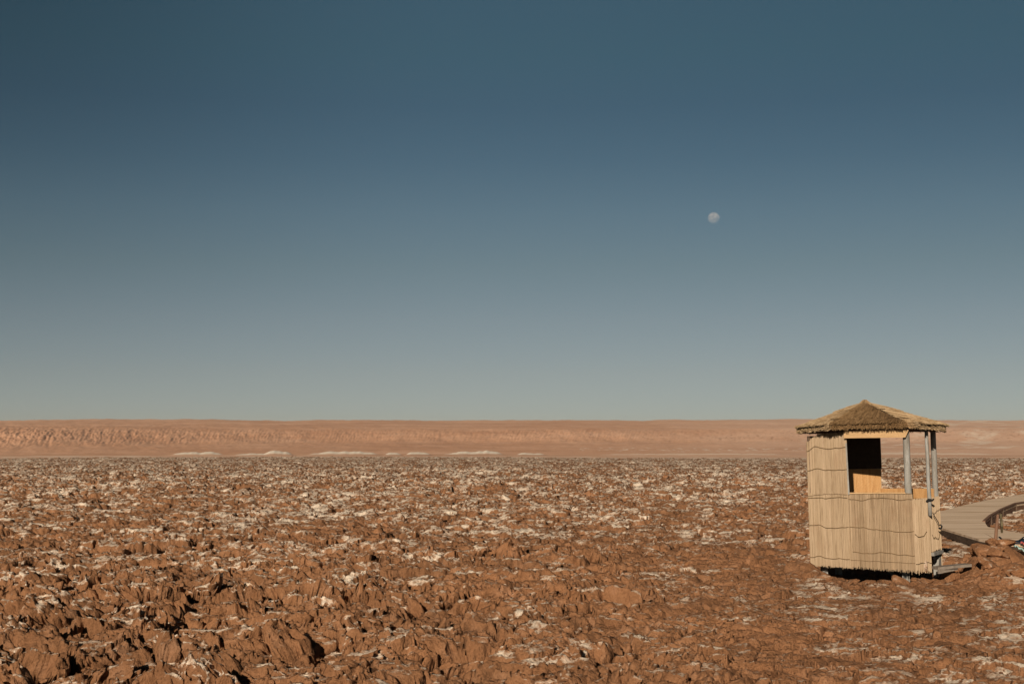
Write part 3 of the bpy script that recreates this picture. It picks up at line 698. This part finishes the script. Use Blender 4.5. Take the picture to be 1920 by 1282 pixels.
bm = bmesh.new(); vs = [bm.verts.new((p.x, p.y, DECK_Z)) for p in deck_xy]; fc = bm.faces.new(vs)
if fc.normal.z < 0: fc.normal_flip()
bm.faces.ensure_lookup_table(); r_ = bmesh.ops.extrude_face_region(bm, geom=[fc]); 
bmesh.ops.translate(bm, verts=[e for e in r_['geom'] if isinstance(e, bmesh.types.BMVert)], vec=(0, 0, -.045))
bmesh.ops.recalc_face_normals(bm, faces=bm.faces); bmesh.ops.triangulate(bm, faces=bm.faces)
me = bpy.data.meshes.new('decking'); bm.to_mesh(me); bm.free(); put(link('decking', me, DECKM))
def edge_beam(idx, off, w_=.05, h_=.13, dz=-.115, mat=DARKW):
    mb = MB()
    for i, j in zip(idx[:-1], idx[1:]):
        p, q = deck_xy[i].copy(), deck_xy[j].copy(); d = (q - p).normalized(); n = Vector((d.y, -d.x, 0)) * off
        mb.beam(p + n + Vector((0, 0, dz)), q + n + Vector((0, 0, dz)), w_, h_)
    put(mb.build('edge_beam', mat))
edge_beam([0, 1, 2, 3, 4], -.02); edge_beam([9, 10, 11, 12, 13, 14], -.03, mat=POSTW); edge_beam([5, 6, 7, 8], .02)
# kerb rail on the inner bend
mb = MB(); kr = [deck_xy[i] for i in (9, 10, 11, 12, 13, 14)]
for i in range(5): mb.beam(kr[i] + Vector((.0, .05, .04 if i else .0)), kr[i + 1] + Vector((.0, .05, .04)), .07, .045)
put(mb.build('kerb_rail', POSTW))
for i in range(1, 5):
    mb = MB(); mb.beam(kr[i] + Vector((.0, .05, -.3)), kr[i] + Vector((0, .05, .04)), .07, .07, Vector((0, 1, 0))); put(mb.build('support_post', DARKW))
for t in (.15, .5, .85):
    p = deck_xy[1] + (deck_xy[2] - deck_xy[1]) * t; mb = MB(); mb.beam(p + Vector((.05, .08, -.45)), p + Vector((.05, .08, -.05)), .09, .09, Vector((0, 1, 0))); put(mb.build('support_post', DARKW))

# ------------------------------------------------------------------ stake with a small board
sp0, sp1 = at(1865, 1020, 27), at(1871, 964, 27)
st = bpy.data.objects.new('wooden_stake', None); C.objects.link(st); st.location = sp0; tag(st, 'short brown stake with a small pointed board beside the boardwalk', 'stake')
mb = MB(); mb.tube([Vector((0, 0, -.15)), (sp1 - sp0) * .5 + Vector((.003, 0, 0)), sp1 - sp0], [.036, .032, .027], 8); mb.build('post', POSTW, st)
u_ = Vector((.16, .98, 0)).normalized()
top = (sp1 - sp0) + Vector((.035, 0, 0)); mb = MB()
mb.prism([top + Vector((0, 0, .01)), top + u_ * .11 + Vector((.02, 0, -.10)), top + u_ * .12 + Vector((.025, 0, -.22)), top + u_ * .05 + Vector((.02, 0, -.35)), top + u_ * -.10 + Vector((.0, 0, -.22)), top + u_ * -.09 + Vector((-.01, 0, -.08))], Vector((.040, -.006, 0)))
mb.build('board', BOARDSIGN, st)

# ------------------------------------------------------------------ bag and cloth at the path edge
def lump(name, loc, sc_, mat, seed, flat=.5, n=3):
    bm = bmesh.new(); bmesh.ops.create_icosphere(bm, subdivisions=n, radius=1.0); rr_ = random.Random(seed); ph = [rr_.uniform(0, 6) for _ in range(9)]
    for v_ in bm.verts:
        c_ = v_.co.copy(); k = 1 + .16 * math.sin(c_.x * 3 + ph[0]) * math.cos(c_.y * 4 + ph[1]) + .09 * math.sin(c_.z * 7 + c_.x * 5 + ph[2]) + .05 * math.sin(c_.y * 11 + ph[3])
        v_.co = Vector((c_.x * sc_[0], c_.y * sc_[1], max(c_.z, -flat) * sc_[2])) * k
    me = bpy.data.meshes.new(name); bm.to_mesh(me); bm.free(); me.polygons.foreach_set('use_smooth', [True] * len(me.polygons)); return link(name, me, mat)
def tube_obj(name, pts, r, mat, parent): mb = MB(); mb.tube(pts, r, 6); return mb.build(name, mat, parent, True)
bp = at(1921, 1020, 26.0)
bag = bpy.data.objects.new('bag', None); C.objects.link(bag); bag.location = bp; tag(bag, 'dark navy bag set down at the right edge of the boardwalk', 'bag')
o = lump('bag_body', (0, 0, 0), (.17, .14, .10), plain('navy_cloth', (.012, .022, .035)), 3); o.parent = bag
tube_obj('strap', [Vector((-.12, -.05, .05)), Vector((-.05, -.08, .13)), Vector((.06, -.08, .14)), Vector((.13, -.04, .06))], .012, plain('black_strap', (.01, .012, .016)), bag)
def cloth(name, px, Y, sx_, sy_, mat, seed, tilt, label, cat):
    rr_ = random.Random(seed); nx, ny = 14, 10; mb = MB(); vs = []; fs = []
    for j in range(ny + 1):
        for i in range(nx + 1):
            x = (i / nx - .5) * sx_; y = (j / ny - .5) * sy_; z = .02 * math.sin(i * .9 + seed) * math.cos(j * .8) + .012 * math.sin(i * 2.1 + j * 1.3) - tilt * x + .25 * y
            vs.append(Vector((x, y, z)))
    n1 = len(vs); vs += [p - Vector((0, 0, .008)) for p in vs]
    for j in range(ny):
        for i in range(nx):
            a = j * (nx + 1) + i; fs.append((a, a + 1, a + nx + 2, a + nx + 1)); fs.append((n1 + a, n1 + a + nx + 1, n1 + a + nx + 2, n1 + a + 1))
    for i in range(nx):
        a = i; fs.append((n1 + a, n1 + a + 1, a + 1, a)); a = ny * (nx + 1) + i; fs.append((a, a + 1, n1 + a + 1, n1 + a))
    for j in range(ny):
        a = j * (nx + 1); fs.append((a, a + nx + 1, n1 + a + nx + 1, n1 + a)); a += nx; fs.append((n1 + a, n1 + a + nx + 1, a + nx + 1, a))
    mb.add(vs, fs); o = mb.build(name, mat, None, True); o.location = at(px[0], px[1], Y); o.rotation_euler = (0, 0, .2); tag(o, label, cat)
cloth('towel', (1912, 1027), 25.6, .20, .16, plain('pale_teal_cloth', (.45, .62, .56)), 2, .55, 'pale teal towel draped over clods below the navy bag', 'towel')
cloth('folded_cloth', (1921, 1018), 25.7, .10, .10, plain('coral_cloth', (.62, .14, .12)), 5, .2, 'coral pink folded cloth resting against the navy bag', 'cloth')

# ------------------------------------------------------------------ loose clods
def clod_mesh(seed):
    r0 = random.Random(seed); bm = bmesh.new()
    for i in range(22):
        th = r0.uniform(0, 2 * math.pi); z = r0.uniform(-1, 1); q = math.sqrt(1 - z * z); k = r0.uniform(.75, 1.05)
        bm.verts.new((math.cos(th) * q * k, math.sin(th) * q * k * .85, z * k * .75))
    bmesh.ops.convex_hull(bm, input=bm.verts)
    for v_ in [v_ for v_ in bm.verts if not v_.link_faces]: bm.verts.remove(v_)
    bmesh.ops.triangulate(bm, faces=bm.faces)
    bmesh.ops.bevel(bm, geom=list(bm.edges), offset=.05, segments=1, affect='EDGES')
    bmesh.ops.triangulate(bm, faces=bm.faces)
    bmesh.ops.subdivide_edges(bm, edges=bm.edges, cuts=3, use_grid_fill=True)
    bmesh.ops.triangulate(bm, faces=bm.faces)
    co_ = np.array([v_.co for v_ in bm.verts]); x, y, z = co_.T
    d = 0.13 * fbm(x * 1.7 + z * 1.3 + seed, y * 1.7 - z * 1.1, seed + 500, 4) + .07 * fbm(x * 6 - z * 4, y * 6 + z * 5, seed + 600, 3)
    for v_, k in zip(bm.verts, d): v_.co *= (1 + float(k))
    me = bpy.data.meshes.new('salt_clod'); bm.to_mesh(me); bm.free()
    a = me.attributes.new('salt', 'FLOAT', 'POINT'); n = np.empty(len(me.vertices) * 3, np.float32); me.vertices.foreach_get('normal', n); n = n.reshape(-1, 3)
    a.data.foreach_set('value', np.clip(.20 + .14 * n[:, 2] + .25 * fbm(x * 1.3, y * 1.3, seed + 700, 2), 0, 1).astype(np.float32))
    me.materials.append(CRUST); return me
CM = [clod_mesh(k) for k in range(8)]
def clod(x, y, s, rs, label, group, sink=.35, pale=False):
    me = CM[rs.randrange(8)]; o = bpy.data.objects.new('salt_clod', me); C.objects.link(o)
    sc_ = (s * rs.uniform(.85, 1.3), s * rs.uniform(.7, 1.1), s * rs.uniform(.40, .65)); o.scale = sc_
    o.location = (x, y, gz(x, y) + sc_[2] * sink); o.rotation_euler = (rs.uniform(-.5, .5), rs.uniform(-.5, .5), rs.uniform(0, 6.3)); tag(o, label, 'clod', group)
rs = random.Random(11)
for k in range(34):        # along the hut's front foot
    x_ = rs.uniform(-1.15, .9); p = hl(x_, rs.uniform(-.42, -.10) - .05 * (x_ > .3)); clod(p.x, p.y, rs.uniform(.07, .19), rs, 'reddish brown clod in the low row under the front wall of the hut', 'clods along the front foot of the hut')
for k in range(190):        # the heap beside the hut
    lx, ly = rs.uniform(.85, 3.6), rs.uniform(-.6, 3.2)
    p = hl(lx, ly)
    if lx < 1.55 and ly > -.05 and ly < .95: continue
    dp = float(dist_poly(np.array([[p.x]]), np.array([[p.y]]), deck_xy)[0, 0])
    if dp < .22 or (p.x / p.y > .347 and ly > .1): continue
    clod(p.x, p.y, rs.uniform(.09, .24), rs, 'reddish brown clod in the heap to the right of the hut', 'clods heaped beside the hut', .30)
for (u, v, Y, s, lb) in ((1728, 1060, 21.7, .15, 'pale rounded clod leaning on the right front corner of the hut'), (1885, 1058, 22.4, .19, 'large pale crusted clod in the heap right of the hut')):
    p = at(u, v, Y); o = bpy.data.objects.new('salt_clod', clod_mesh(40 + u)); C.objects.link(o); o.location = p; o.scale = (s * 1.2, s * .8, s); o.rotation_euler = (.2, .3, u)
    a_ = o.data.attributes['salt']; vals = np.empty(len(a_.data), np.float32); a_.data.foreach_get('value', vals); a_.data.foreach_set('value', vals + .22); tag(o, lb, 'clod')

# ------------------------------------------------------------------ haze over the basin
def haze():
    mb = MB(); x0, x1, y0, y1, z0, z1 = -8000, 8000, -60, 8000, -60.0, 150.0
    mb.add([(x0, y0, z0), (x1, y0, z0), (x1, y1, z0), (x0, y1, z0), (x0, y0, z1), (x1, y0, z1), (x1, y1, z1), (x0, y1, z1)],
           [(3, 2, 1, 0), (4, 5, 6, 7), (0, 1, 5, 4), (1, 2, 6, 5), (2, 3, 7, 6), (3, 0, 4, 7)])
    m = bpy.data.materials.new('dusty_air'); m.use_nodes = True; t = m.node_tree; t.nodes.clear()
    o_ = t.nodes.new('ShaderNodeOutputMaterial'); v = t.nodes.new('ShaderNodeVolumePrincipled')
    v.inputs['Color'].default_value = (.88, .77, .68, 1); v.inputs['Density'].default_value = 0.00005; v.inputs['Anisotropy'].default_value = 0.0
    t.links.new(v.outputs[0], o_.inputs['Volume'])
    tag(mb.build('haze', m), kind='stuff')
haze()
